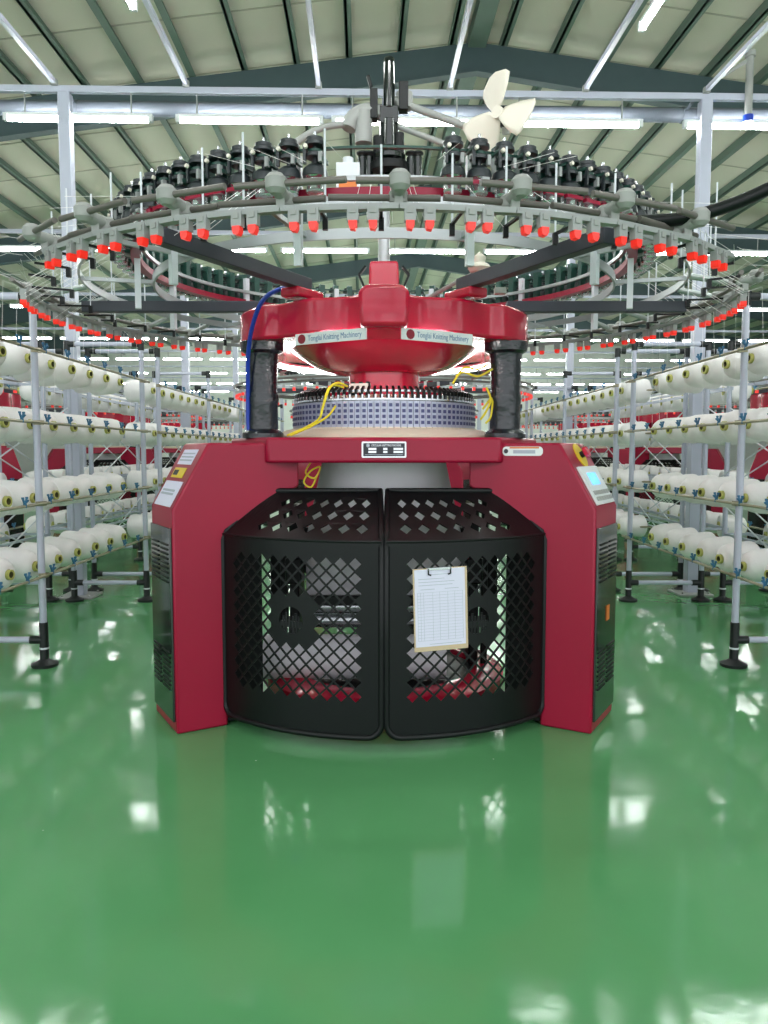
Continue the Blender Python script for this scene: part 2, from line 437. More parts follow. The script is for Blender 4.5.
# pillars, top frame
for deg in (-60, 60, 180):
    m = MB()
    prof = [(.115, 1.52), (.115, 1.545), (.1, 1.56), (.086, 1.57), (.084, 1.7), (.09, 1.74), (.083, 1.78), (.086, 1.95), (.092, 1.985), (.118, 2.0), (.122, 2.048), (.09, 2.06)]
    m.lathe(prof, M['wrap'], 24, Matrix.Translation(pol(.785, deg, 0))); m.build('pillar', mc)
outline = []
for k in range(240):
    a = k * 1.5; d0 = min(abs((a + 60) % 120 - 60), 60); d6 = abs(a % 120 - 60)
    r = .84 + .13 * math.exp(-(d0 / 8.5) ** 2) + .03 * math.exp(-((d0 - 27) / 8) ** 2)
    r += .05 / (1 + math.exp((d6 - 14.5) / 1.3))
    p = pol(r * .978, a, 0); outline.append((p.x, p.y))
m = MB(); m.prism(outline, (0, 0, 0), (1, 0, 0), (0, 1, 0), (0, 0, 1), 2.045, 2.225, M['red_top'])
topf = m.build('top_frame', mc, bevel=.016)
m = MB(); m.prism([(-.115, 2.05), (-.125, 2.215), (-.09, 2.25), (.09, 2.25), (.125, 2.215), (.115, 2.05)], (0, 0, 0), (1, 0, 0), (0, 0, 1), (0, 1, 0), -.985, -.70, M['red_top']); m.build('front_lug', mc, bevel=.02)
m = MB()
m.prism([(-.10, 2.23), (-.085, 2.57), (.085, 2.57), (.10, 2.23)], (0, 0, 0), (1, 0, 0), (0, 0, 1), (0, 1, 0), -.09, .09, M['red_top']); topc = m.build('centre_post', mc, bevel=.015)
for s in (-1, 1):
    m = MB()
    m.bar((s * .085, -.02, 2.35), (s * .15, -.02, 2.5), .05, .012, M['black']); m.bar((s * .15, -.02, 2.5), (s * .11, -.02, 2.55), .05, .012, M['black'])
    m.build('bracket', mc)
for s in (-1, 1):                                      # red lugs on the frame that carry the front arms
    m = MB(); p = pol(.78, 33 * s, 2.26); er, et = leg_axes(33 * s)
    rot = Matrix((et, er, Vector((0, 0, 1)))).transposed()
    m.box(p, (.12, .22, .05), M['red_top'], rot); m.build('arm_bracket', mc, bevel=.012)
# signs
for s in (-1, 1):
    a = Vector((-.455, -.715, 0)); b = Vector((-.085, -.935, 0))
    if s > 0: a, b = Vector((.085, -.935, 0)), Vector((.455, -.715, 0))
    ex = (b - a); L = ex.length; ex.normalize(); nz = Vector((ex.y, -ex.x, 0)); c = (a + b) / 2 + Vector((0, 0, 2.02))
    m = MB(); m.prism(rrect(L, .055, .004), c, ex, (0, 0, 1), nz, -.004, .004, M['sign'])
    p = c + Vector((0, 0, .01)); m.bar(p - nz * .008, p - nz * .008 + Vector((0, 0, .022)), .2, .006, M['silver'], up=nz)
    sg = m.build('sign_plate', mc)
    tx = -L / 2 + (.075 if s < 0 else .085)
    m = MB(); p = c + ex * (tx - .035); m.cyl(p + nz * .004, p + nz * .0055, .024, M['sign_red'], 24); m.build('round_badge', sg)
    t = link('lettering', text_mesh('Tonglai Knitting Machinery', .04, M['sign_text'], L - (tx + L / 2) - .03), sg)
    t.matrix_local = Matrix.Translation(c + ex * (tx + .004) + nz * .0045) @ Matrix((ex, Vector((0, 0, 1)), nz)).transposed().to_4x4()
# bowl, lamps
m = MB(); m.lathe([(.62, 2.075), (.60, 2.06), (.53, 2.02), (.40, 1.945), (.30, 1.915), (.27, 1.91), (.215, 1.905), (.21, 1.765), (.0, 1.765)], M['red_top'], 64); m.build('bowl', mc)
for s in (-1, 1):
    for a0, a1 in ((98, 152), (9, 30)):
        P = [pol(.66 if a0 > 50 else .82, s * (a0 + (a1 - a0) * k / 12), 1.975 if a0 > 50 else 2.022) for k in range(13)]
        m = MB(); m.tube(P, .011, M['ringlamp'], 8); m.build('lamp_tube', mc)
        m = MB(); m.tube([p + Vector((0, 0, .024)) for p in P], .010, M['lightbody'], 6)
        for k in (2, 10): m.cyl(P[k] + Vector((0, 0, .02)), P[k] + Vector((0, 0, .055 if a0 < 50 else .09)), .008, M['lightbody'], 6)
        m.build('lamp_holder', mc)
# cylinder
m = MB(); m.lathe([(.46, 1.515), (.66, 1.515), (.66, 1.535), (.60, 1.57), (.46, 1.57)], M['base'], 72, closed=True); m.build('base_ring', mc)
m = MB(); m.lathe([(.44, 1.565), (.525, 1.565), (.525, 1.722), (.50, 1.735), (.44, 1.735)], M['silver'], 72, closed=True); m.build('needle_cylinder', mc)
m = MB()
m.box((0, -.537, 1.648), (.0325, .03, .142), M['camsilver'])
for dz in (-.046, -.015, .016, .047): m.box((0, -.553, 1.65 + dz), (.018, .006, .018), M['camblue'])
m.box((0, -.547, 1.575), (.031, .03, .008), M['base'])
cm = m.mesh('cam_box')
for k in range(96):
    link('cam_box', cm, mc, None, 2 * PI * k / 96)
m = MB()
m.lathe([(.50, 1.725), (.545, 1.725), (.545, 1.735), (.50, 1.735)], M['silver'], 72, closed=True)
m.lathe([(.505, 1.772), (.52, 1.772), (.52, 1.782), (.505, 1.782)], M['silver'], 72, closed=True); m.build('carrier_ring', mc)
m = MB(); m.box((0, -.53, 1.757), (.011, .018, .05), M['black']); m.bar((0, -.533, 1.775), (0, -.49, 1.80), .013, .012, M['black']); m.box((.008, -.543, 1.742), (.009, .012, .026), M['silver'])
cm = m.mesh('yarn_carrier')
for k in range(96): link('yarn_carrier', cm, mc, None, 2 * PI * (k + .5) / 96)
m = MB(); m.lathe([(.0, 1.73), (.45, 1.73), (.45, 1.745), (.38, 1.765), (.0, 1.765)], M['base'], 48); m.build('dial', mc)
m = MB()
for a in (-26, -19, -13): p = pol(.40, a, 1.76); m.cyl(p, p + Vector((0, 0, .075)), .012, M['black'], 8)
m.bar(pol(.40, -27, 1.80), pol(.40, -12, 1.80), .05, .05, M['cream']); m.build('feed_switch', mc)

# fabric tube and the take-down unit behind the gates
m = MB()
def fab(z):
    t = (1.42 - z) / .80
    return t
V = []; F = []; n = 48; zs = [1.42, 1.38, 1.3, 1.2, 1.1, 1.0, .9, .8, .7, .6, .52]
for i, z in enumerate(zs):
    t = (1.42 - z) / .92
    rx = .37 + .10 * min(1, t * 2) if t < .5 else .47 + .02 * t; ry = .37 * (1 - t) + .03
    for k in range(n):
        a = 2 * PI * k / n; wv = 1 + .02 * math.sin(a * 9 + z * 3) * t
        V.append((rx * math.cos(a) * wv, ry * math.sin(a) * wv, z))
for i in range(len(zs) - 1):
    for k in range(n): F.append((i * n + k, i * n + (k + 1) % n, (i + 1) * n + (k + 1) % n, (i + 1) * n + k))
m.add(V, F, M['fabric']); m.build('fabric_tube', mc)
m = MB()
for y, z in ((-.07, .50), (.07, .50), (0, .40)): m.cyl((-.5, y, z), (.5, y, z), .05, M['silver'], 20)
m.build('take_down_rollers', mc)
m = MB(); m.cyl((-.70, -.28, .24), (.36, -.28, .24), .13, M['fabric'], 32); m.build('fabric_roll', mc)
for s in (-1, 1):
    m = MB(); m.box((s * .55, .1, .62), (.06, .34, .98), M['black']); m.box((s * .55, -.09, .72), (.1, .06, .16), M['black']); m.build('side_plate', mc, bevel=.01)
m = MB(); m.box((0, .3, .80), (1.06, .06, .3), M['black']); m.box((0, -.20, .56), (1.0, .05, .06), M['black']); m.build('cross_bar', mc, bevel=.008)
for s in (-1, 1):
    m = MB(); m.box((s * .665, .12, .58), (.11, .05, .50), M['black']); m.box((s * .62, -.02, .62), (.04, .04, 1.2), M['black']); m.box((s * .62, .12, 1.18), (.2, .3, .05), M['black']); m.build('post_and_blackout', mc, bevel=.004)  # slim post, plus black plates added to darken the view through the lattice
m = MB(); m.lathe([(.56, .02), (.72, .02), (.74, .04), (.74, .10), (.70, .13), (.56, .13)], M['red_top'], 48, closed=True)
m.build('turntable_ring', mc)
m = MB(); m.lathe([(0, 0), (.55, 0), (.55, .1), (0, .1)], M['black'], 40); m.build('turntable_base', mc)
m = MB(); m.box((-.48, -.34, .93), (.16, .10, .08), M['cast']); m.box((-.48, -.394, .935), (.12, .008, .05), M['screen']); m.bar((-.5, -.3, .92), (-.55, -.1, .92), .05, .04, M['black']); m.build('counter_box', mc, bevel=.005)

# gates
GR = 1.14
def filled(outer, holes):
    cu = bpy.data.curves.new('plate', 'CURVE'); cu.dimensions = '2D'; cu.fill_mode = 'BOTH'
    for P in [outer] + holes:
        sp = cu.splines.new('POLY'); sp.points.add(len(P) - 1); sp.use_cyclic_u = True
        for q, (x, y) in zip(sp.points, P): q.co = (x, y, 0, 1)
    ob = bpy.data.objects.new('plate', cu); COL.objects.link(ob)
    me = bpy.data.meshes.new_from_object(ob)
    bpy.data.objects.remove(ob); bpy.data.curves.remove(cu)
    return me
def diamond(cx, cy, a, b=None): b = b or a; return [(cx, cy - b), (cx + a, cy), (cx, cy + b), (cx - a, cy)]
GZ0, GZ1 = .07, 1.02
A_IN, A_OUT = .6, 47.2                                  # degrees from the front centre
def deck_back(u, s):                                     # point on the back edge of the deck for arc fraction u
    x = .02 + (.62 - .02) * u
    return Vector((s * x, -.62, 1.235))
def make_gate(s):
    arc = GR * R(A_OUT - A_IN); H = GZ1 - GZ0
    rc = .07
    outer = [(0, H), (0, rc)] + [(rc - rc * math.cos(R(k * 15)), rc - rc * math.sin(R(k * 15))) for k in range(1, 6)] + [(rc, 0)]
    outer += [(arc - rc, 0)] + [(arc - rc + rc * math.sin(R(k * 15)), rc - rc * math.cos(R(k * 15))) for k in range(1, 6)] + [(arc, rc), (arc, H)]
    holes = []; px = .0715; cx0, cz0 = .455, .555          # emblem centre in plate coordinates
    x0 = .125; z0 = .20
    hd = px / 2 - .0065
    for j in range(20):
        for i in range(12):
            x = x0 + px * i + (px / 2 if j % 2 else 0); z = z0 + px / 2 * j
            if x > arc - .115 or z > .865: continue
            if abs(x - cx0) < .125 and abs(z - cz0) < .135: continue
            holes.append(diamond(x, z, hd))
    circ = [(cx0 + .066 * math.cos(2 * PI * k / 28), cz0 + .066 * math.sin(2 * PI * k / 28)) for k in range(28)]
    holes.append(circ)
    me = filled(outer, holes)
    bm = bmesh.new(); bm.from_mesh(me)
    for k in range(1, 36):
        bmesh.ops.bisect_plane(bm, geom=bm.verts[:] + bm.edges[:] + bm.faces[:], plane_co=(arc * k / 36, 0, 0), plane_no=(1, 0, 0), dist=1e-5)
    for v in bm.verts:
        a = A_IN + v.co.x / GR * 180 / PI; z = GZ0 + v.co.y
        v.co = pol(GR, s * a, z)
    bmesh.ops.recalc_face_normals(bm, faces=bm.faces); bm.to_mesh(me); bm.free()
    me.materials.clear(); me.materials.append(M['black']); me.update()
    g = link('gate', me, mc); sd = g.modifiers.new('thick', 'SOLIDIFY'); sd.thickness = .006; sd.offset = 0
    # deck sloping up and back from the ridge
    U = arc; Vd = .45
    dh = []
    for j in range(3):
        for i in range(7): dh.append(diamond(.10 + i * .098, .10 + j * .112, .034, .042))
    me2 = filled([(0, 0), (U, 0), (U, Vd), (0, Vd)], dh)
    bm = bmesh.new(); bm.from_mesh(me2)
    for k in range(1, 36):
        bmesh.ops.bisect_plane(bm, geom=bm.verts[:] + bm.edges[:] + bm.faces[:], plane_co=(U * k / 36, 0, 0), plane_no=(1, 0, 0), dist=1e-5)
    for k in range(1, 5):
        bmesh.ops.bisect_plane(bm, geom=bm.verts[:] + bm.edges[:] + bm.faces[:], plane_co=(0, Vd * k / 5, 0), plane_no=(0, 1, 0), dist=1e-5)
    def dpt(x, t):
        p = pol(GR, s * (A_IN + x / GR * 180 / PI), GZ1); q = deck_back(x / U, s)
        return p.lerp(q, t)
    for v in bm.verts: v.co = dpt(v.co.x, v.co.y / Vd)
    bmesh.ops.recalc_face_normals(bm, faces=bm.faces); bm.to_mesh(me2); bm.free()
    me2.materials.clear(); me2.materials.append(M['black'])
    d = link('gate_deck', me2, g); sd = d.modifiers.new('thick', 'SOLIDIFY'); sd.thickness = .006; sd.offset = 0
    # rim
    m = MB(); P = []
    P.append(dpt(0, 1)); P += [dpt(0, t) for t in (.75, .5, .25, .08)]
    for x, y in outer[1:-1]:
        pass
    def face(x, y): return pol(GR, s * (A_IN + x / GR * 180 / PI), GZ0 + y)
    P += [face(0, H - .03)]
    path2 = [(0, H * .5)] + outer[1:8]
    path2 += [(rc + (arc - 2 * rc) * k / 14, 0) for k in range(1, 14)] + outer[8:-1] + [(arc, H * .5), (arc, H - .03)]
    P += [face(x, y) for x, y in path2]
    P += [dpt(U, t) for t in (.06, .25, .5, .75)] 
    back = [dpt(U * k / 8, 1) for k in range(8, 0, -1)]
    P += back
    m.tube(P, .016, M['black'], 10, closed=True); m.build('gate_rim', g)
    m = MB(); m.tube([face(arc * k / 20, H) for k in range(21)], .008, M['black'], 8); m.build('gate_ridge', g)
    # emblem ring and bars
    m = MB()
    for dx, zt in ((-.042, .03), (-.026, .045), (-.010, .03), (.010, .03), (.026, .045), (.042, .03)):
        m.bar(face(cx0 + dx, cz0 - math.sqrt(.066 ** 2 - dx * dx)), face(cx0 + dx, cz0 + zt - .01), .009, .006, M['black'], up=(0, 1, 0))
    m.bar(face(cx0 - .062, cz0 - .02), face(cx0 + .062, cz0 - .02), .006, .03, M['black'])
    m.build('emblem', g)
    # hinges on the leg side
    m = MB()
    for z in (.25, .82):
        p = pol(GR + .004, s * (A_OUT + .9), z); m.cyl(p - Vector((0, 0, .04)), p + Vector((0, 0, .04)), .012, M['silver'], 10)
    m.build('hinge', g)
    return g
gates = [make_gate(-1), make_gate(1)]

# blue hose and yellow cables
m = MB()
def smooth(P, n=6):
    P = [Vector(p) for p in P]; out = []
    for i in range(len(P) - 1):
        a = P[max(i - 1, 0)]; b = P[i]; c = P[i + 1]; d = P[min(i + 2, len(P) - 1)]
        for k in range(n):
            t = k / n
            out.append(.5 * ((2 * b) + (-a + c) * t + (2 * a - 5 * b + 4 * c - d) * t * t + (-a + 3 * b - 3 * c + d) * t ** 3))
    out.append(P[-1]); return out
m.tube(smooth([(-.44, -.66, 2.29), (-.52, -.68, 2.29), (-.62, -.70, 2.23), (-.69, -.62, 2.12), (-.735, -.52, 1.98), (-.75, -.46, 1.8), (-.755, -.44, 1.62), (-.75, -.44, 1.53)]), .012, M['hose_blue'], 8)
m.build('blue_hose', mc)
def cable(P, r=.006): q = MB(); q.tube(smooth(P), r, M['yellow'], 6); return q.build('yellow_cable', mc)
cable([(-.20, -.50, 1.80), (-.25, -.54, 1.815), (-.30, -.56, 1.78), (-.33, -.58, 1.68), (-.35, -.58, 1.62), (-.42, -.58, 1.575), (-.52, -.60, 1.53)])
cable([(-.26, -.575, 1.69), (-.30, -.59, 1.635), (-.38, -.60, 1.585), (-.50, -.62, 1.53)])
cable([(-.22, -.50, 1.795), (-.28, -.55, 1.80), (-.31, -.57, 1.74), (-.34, -.585, 1.63)])
cable([(.40, -.42, 1.86), (.45, -.42, 1.91), (.52, -.42, 1.90), (.58, -.40, 1.93)])
cable([(.38, -.44, 1.82), (.43, -.44, 1.88), (.52, -.44, 1.86), (.60, -.44, 1.90)])
cable([(.57, -.42, 1.80), (.59, -.45, 1.73), (.56, -.47, 1.66), (.53, -.48, 1.62)])
cable([(.55, -.42, 1.68), (.60, -.43, 1.74), (.59, -.46, 1.64), (.56, -.48, 1.6)])
cable([(-.40, -.5, 1.39), (-.43, -.52, 1.33), (-.38, -.53, 1.30), (-.35, -.52, 1.36), (-.40, -.53, 1.34), (-.44, -.52, 1.28), (-.40, -.52, 1.25), (-.37, -.5, 1.31)], .005)

# ---- overhead rings
for deg in (-30, 30, -90, 90, -150, 150):
    m = MB(); a = 33 if abs(deg) == 30 else abs(deg)
    sgn = 1 if deg > 0 else -1
    p0 = pol(.74, sgn * a if abs(deg) == 30 else deg, 2.315); p1 = pol(1.82, deg, 2.315)
    m.bar(p0, p1, .062, .065, M['arm']); m.build('ring_arm', mc, bevel=.004)
def ring(name, r, z, w, h, mt, n=96):
    q = MB(); q.lathe([(r - w / 2, z - h / 2), (r + w / 2, z - h / 2), (r + w / 2, z + h / 2), (r - w / 2, z + h / 2)], mt, n, closed=True); return q.build(name, mc)
ring('inner_ring', 1.335, 2.39, .012, .045, M['alu'])
ring('middle_ring', 1.72, 2.405, .012, .04, M['alu'])
ring('feeder_ring', 1.43, 2.53, .05, .035, M['red'])
ring('belt_ring', 1.47, 2.70, .018, .010, M['green_dark'])
ring('guide_ring', 1.40, 2.60, .02, .02, M['alu'])
for k in range(12):                                     # uprights that hold the rings
    a = 15 + 30 * k
    m = MB(); p = pol(1.42, a, 0); er, et = leg_axes(a)
    rot = Matrix((et, er, Vector((0, 0, 1)))).transposed()
    m.box(p + Vector((0, 0, 2.47)), (.032, .032, .46), M['white'], rot)
    m.bar(pol(1.33, a, 2.39), pol(1.72, a, 2.39), .02, .02, M['alu']); m.bar(pol(1.40, a, 2.52), pol(1.6, a, 2.55), .03, .012, M['alu'])
    m.build('upright', mc)
# feeders: housing with drum and red base
hb = MB()
hb.box((0, .035, .07), (.04, .05, .19), M['green_dark'])
hb.lathe([(0, .055), (.03, .052), (.049, .036), (.053, .014), (.053, .004), (0, .004)], M['feeder'], 16, Matrix.Translation((0, -.02, 0)))
hb.cyl((0, -.02, .05), (0, -.02, .17), .010, M['feeder'], 8)
hb.cyl((0, -.02, .082), (0, -.02, .096), .040, M['feeder'], 14); hb.cyl((0, -.02, .102), (0, -.02, .112), .030, M['green_dark'], 14)
hb.cyl((0, -.02, .128), (0, -.02, .142), .043, M['feeder'], 14); hb.cyl((0, -.02, .146), (0, -.02, .160), .036, M['feeder'], 14)
hb.cyl((0, -.02, .160), (0, -.02, .185), .007, M['silver'], 8)
hb.bar((-.036, -.05, .125), (-.036, -.05, .05), .012, .012, M['feeder']); hb.bar((-.036, .02, .12), (-.036, -.055, .12), .012, .012, M['green_dark'])
hb.bar((.036, .03, .075), (.036, -.045, .070), .014, .016, M['green_dark']); hb.box((.03, -.05, .074), (.014, .02, .04), M['sensor'])
feed_me = hb.mesh('yarn_feeder')
db = MB(); db.lathe([(.0, -.060), (.036, -.058), (.040, -.050), (.036, -.044), (.036, -.006), (.046, .004), (.0, .006)], M['silver'], 16, Matrix.Translation((0, -.02, 0)))
drum_me = db.mesh('drum')
eb = MB(); eb.cyl((-.028, -.058, .115), (-.028, -.07, .117), .009, M['cream'], 8); eye_me = eb.mesh('eyelet')
rb = MB(); rb.box((.0, -.05, -.018), (.094, .022, .016), M['red']); rbm = rb.mesh('stop_lever')
NF = 84
for k in range(NF):
    a = 360 * (k + .5) / NF
    if a < 6.5 or a > 353.5: continue
    o = link('yarn_feeder', feed_me, mc, pol(1.5, a, 2.565), R(a))
    link('drum', drum_me, o); link('eyelet', eye_me, o); link('stop_lever', rbm, o)
# sensor ring: rods, clamps, sensors
RS = 2.0
RD = .035
def gap(a): a = min(a % 360, 360 - a % 360); return 48.5 < a < 73
for k in range(30):
    a = 1.5 + 12 * k
    if gap(a): continue
    er, et = leg_axes(a); up = Vector((0, 0, 1)); rot = Matrix((et, er, up)).transposed()
    for rr, z, d0, d1 in ((RS + .055, 2.37, -.15, .25), (RS - .05, 2.345, -.25, .15)):
        p = pol(rr, a, z); m = MB(); m.cyl(p + et * d0, p + et * d1, .0125, M['rod'], 10); m.build('guide_rod', mc)
    m = MB()
    m.lathe([(0, -.036), (.02, -.034), (.036, -.018), (.038, .018), (.024, .034), (0, .036)], M['cast'], 16, Matrix.Translation(pol(RS + .055, a, 2.37)))
    m.lathe([(0, -.034), (.018, -.032), (.033, -.018), (.034, .018), (.02, .03), (0, .032)], M['cast'], 16, Matrix.Translation(pol(RS - .05, a, 2.345)))
    m.cyl(pol(RS + .06, a, 2.36), pol(RS - .06, a, 2.35), .026, M['cast'], 12)
    m.cyl(pol(RS - .06, a, 2.345), pol(1.73, a, 2.39), .017, M['alu'], 8)
    m.bar(pol(RS, a, 2.345), pol(RS, a, 2.30), .03, .03, M['cast'])
    m.build('rod_clamp', mc)
for a0, a1 in ((-46.5, 49.5), (73.5, 286.5)):
    m = MB(); n = int((a1 - a0) / 12 + .5)
    for k in range(n):
        m.bar(pol(RS, a0 + (a1 - a0) * k / n, 2.30), pol(RS, a0 + (a1 - a0) * (k + 1) / n, 2.30), .035, .02, M['sensor'])
    m.build('sensor_rail', mc)
sb = MB(); sb.box((0, 0, .035), (.04, .03, .052), M['sensor']); sb.box((0, -.017, .045), (.02, .006, .02), M['cast']); s_me = sb.mesh('stop_sensor')
lb = MB(); lb.prism([(-.0145, .010), (.0145, .010), (.0145, -.008), (.007, -.021), (-.010, -.018), (-.0145, -.006)], (0, 0, 0), (1, 0, 0), (0, 0, 1), (0, 1, 0), -.018, .014, M['lens']); l_me = lb.mesh('lens')
far = MB(); cnt = 0
pos = []
for k in range(60):
    a0 = 6 * k + 1.5
    for d in (-1.0, 1.05): pos.append((a0 + d + random.uniform(-.25, .25) + 2.2))
pos.sort(key=lambda a: min(a % 360, 360 - a % 360))
pos = [a for a in pos if not gap(a)]
for i, a in enumerate(pos):
    if i < 100:
        o = link('stop_sensor', s_me, mc, pol(RS, a, 2.240), R(a)); link('lens', l_me, o)
    else:
        mt = Matrix.Translation(pol(RS, a, 2.240)) @ Matrix.Rotation(R(a), 4, 'Z')
        far.box(mt @ Vector((0, 0, .035)), (.032, .03, .05), M['sensor']); far.lathe([(0, -.024), (.010, -.022), (.017, -.010), (.017, .012), (0, .012)], M['lens'], 8, mt)
o = far.build('distant_sensors', mc); o['kind'] = 'stuff'
for k in range(44):                                     # slim white guide needles standing on the ring
    a = 360 * k / 44 + random.uniform(-1.5, 1.5); r_ = 1.82 + random.uniform(-.08, .08)
    m = MB(); m.cyl(pol(r_, a, 2.275), pol(r_, a, 2.62 + random.uniform(-.05, .08)), .0044, M['white'], 6)
    m.bar(pol(r_, a, 2.315), pol(1.96, a, 2.320), .012, .01, M['black']); m.box(pol(r_, a, 2.295), (.02, .02, .045), M['black'])
    m.build('guide_needle', mc)
# mast with motor on the machine's centre
m = MB(); m.cyl((0, 0, 2.56), (0, 0, 3.0), .035, M['alu'], 16); m.build('mast', mc)
m = MB()
m.cyl((.03, 0, 2.98), (.03, 0, 3.70), .026, M['gloss_black'], 14); m.cyl((.03, -.03, 3.46), (.03, -.03, 3.72), .034, M['gloss_black'], 14)
m.lathe([(.034, 3.72), (.03, 3.745), (0, 3.752)], M['gloss_black'], 14, Matrix.Translation((.03, -.03, 0)))
m.box((-.06, -.02, 3.48), (.045, .08, .17), M['black']); m.box((.115, -.01, 3.53), (.055, .08, .16), M['black']); m.bar((-.075, -.02, 3.58), (-.095, -.02, 3.65), .03, .02, M['black'])
m.box((.03, -.01, 3.42), (.11, .09, .10), M['gloss_black']); m.cyl((.03, -.01, 3.24), (.03, -.01, 3.40), .055, M['gloss_black'], 14)
m.cyl((-.03, -.03, 3.16), (-.03, -.03, 3.30), .035, M['black'], 12); m.cyl((.09, -.03, 3.16), (.09, -.03, 3.32), .03, M['black'], 12)
m.cyl((.03, 0, 3.10), (.03, 0, 3.15), .12, M['black'], 20); m.cyl((.03, 0, 3.17), (.03, 0, 3.20), .10, M['gloss_black'], 20)
for x in (-.13, -.09, .16, .20): m.cyl((x, -.02, 3.06), (x, -.02, 3.19), .026, M['gloss_black'], 10); m.cyl((x, -.02, 3.20), (x, -.02, 3.215), .034, M['black'], 12)
m.box((.03, 0, 3.02), (.13, .13, .05), M['gloss_black'])
m.build('motor_head', mc, bevel=.004)
m = MB()
m.tube(smooth([(.0, 0, 3.44), (-.10, -.02, 3.45), (-.18, -.03, 3.41), (-.21, -.04, 3.34)]), .045, M['cast'], 12); m.cyl((-.12, -.03, 3.26), (-.12, -.03, 3.44), .05, M['cast'], 14)
m.tube(smooth([(-.2, -.04, 3.37), (-.36, -.08, 3.33), (-.50, -.12, 3.24), (-.66, -.15, 3.08), (-.8, -.18, 2.9)]), .02, M['cast'], 10)
m.tube([(.06, 0, 3.52), (.45, -.03, 3.37), (.60, -.04, 3.32)], .022, M['cast'], 10); m.cyl((.12, 0, 3.47), (.12, 0, 3.56), .05, M['cast'], 12)
m.tube([(.06, 0, 3.38), (.45, -.04, 3.22), (.85, -.08, 3.02)], .018, M['cast'], 10)
m.build('blower_arm', mc)
m = MB(); m.box((.62, -.55, 2.30), (.06, .06, .03), M['cast']); m.tube(smooth([(.2, -.2, 2.30), (.35, -.35, 2.36), (.50, -.45, 2.42)]), .012, M['cast'], 8)
m.lathe([(0, 0), (.05, .01), (.065, .03), (.05, .05), (.03, .06), (.035, .09), (.0, .12)], M['cream'], 14, Matrix.Translation((.52, -.46, 2.41))); m.build('oil_cup', mc)
m = MB(); m.box((-.2, -.3, 2.93), (.13, .1, .22), M['white']); m.box((-.2, -.352, 2.91), (.1, .006, .08), M['orange']); m.cyl((-.2, -.3, 3.03), (-.2, -.3, 3.08), .03, M['white'], 10)
m.bar((-.2, -.25, 2.86), (-.02, 0, 2.86), .03, .03, M['cast']); m.build('oiler_box', mc, bevel=.012)

# ------------------------------------------------------------------ fan on the blower arm
fn = empty('fan', (.665, YC - .14, 3.385), R(-36))
tag(fn, 'cream three-bladed plastic fan on an arm above the machine', 'fan')
m = MB(); m.cyl((0, .02, 0), (0, .12, -.01), .05, M['black'], 16); m.cyl((0, -.035, 0), (0, .02, 0), .035, M['cream'], 16)
m.bar((0, .07, -.03), (0, .08, -.09), .03, .03, M['cast']); m.build('hub', fn)
for deg in (102, -16, 222):
    a = R(deg - 90); ca, sa = math.cos(a), math.sin(a); nu, nw = 9, 7; G = []
    for i_ in range(nu + 1):
        t = i_ / nu; u = .025 + .19 * t
        hw = .030 + .062 * math.sin(min(1, t * 1.15) * PI / 2) if t < .72 else .092 * math.sqrt(max(0, 1 - ((t - .72) / .285) ** 2)) + .004
        for k in range(nw + 1):
            w = (k / nw * 2 - 1) * hw * 1.22 + .012 * t
            G.append(Vector((-u * sa + w * ca, -.5 * w - .02 + 2.4 * w * w, u * ca + w * sa)))
    fs = [(i_ * (nw + 1) + k, i_ * (nw + 1) + k + 1, (i_ + 1) * (nw + 1) + k + 1, (i_ + 1) * (nw + 1) + k) for i_ in range(nu) for k in range(nw)]
    m = MB(); m.add(G, fs, M['cream']); o = m.build('blade', fn); sd = o.modifiers.new('thick', 'SOLIDIFY'); sd.thickness = .008; sd.offset = 0
# black hose on the right
m = MB(); m.tube(smooth([(.93, 3.24, 2.37), (1.05, 3.22, 2.37), (1.22, 3.2, 2.38), (1.45, 3.17, 2.45), (1.75, 3.12, 2.6), (2.2, 3.1, 2.86), (2.7, 3.2, 3.3), (3.0, 3.3, 4.0), (3.1, 3.35, 4.93)]), .026, M['black'], 10)
tag(m.build('black_hose'), 'thick black hose sagging from the upper right onto the machine', 'hose')

# ------------------------------------------------------------------ clipboard hung on the right gate
pc = pol(GR + .0105, 13.6, .695); er, et = leg_axes(13.6)
cb = empty('clipboard', Vector((0, YC, 0)) + pc); cb.rotation_euler = (0, R(-1.6), R(13.6))
tag(cb, 'tan clipboard with a printed form hanging on the right black lattice gate', 'clipboard')
def fr(m, x0, x1, z0, z1, y0, y1, mt): m.box(((x0 + x1) / 2, (y0 + y1) / 2, (z0 + z1) / 2), (x1 - x0, abs(y1 - y0), z1 - z0), mt)
m = MB(); fr(m, -.135, .135, -.2, .2, -.005, .0, M['board']); m.build('board', cb, bevel=.002)
m = MB(); fr(m, -.128, .122, -.176, .196, -.0075, -.005, M['paper']); pp = m.build('paper', cb)
m = MB()
for k in range(17): fr(m, -.115, .11, .085 - k * .0145 - .0006, .085 - k * .0145 + .0006, -.0079, -.0075, M['ink'])
for x in (-.115, -.1, -.085, -.04, -.005, .035, .07, .11): fr(m, x - .0006, x + .0006, -.147, .085, -.0079, -.0075, M['ink'])
for z, x0, x1 in ((.17, -.05, .05), (.15, -.11, .02), (.135, -.11, .07), (.12, -.11, .06), (.10, -.1, -.03), (.10, .02, .09), (-.165, -.06, .1)): fr(m, x0, x1, z - .0012, z + .0012, -.0079, -.0075, M['ink'])
m.build('ruled_form', pp)
m = MB()
for s in (-1, 1):
    m.tube([(-.005 + s * .055, -.012, .2), (-.005 + s * .055, -.012, .172), (-.005 + s * .042, -.012, .168)], .004, M['black'], 6)
m.bar((-.065, -.010, .197), (.055, -.010, .197), .008, .012, M['silver']); m.build('clip', cb)

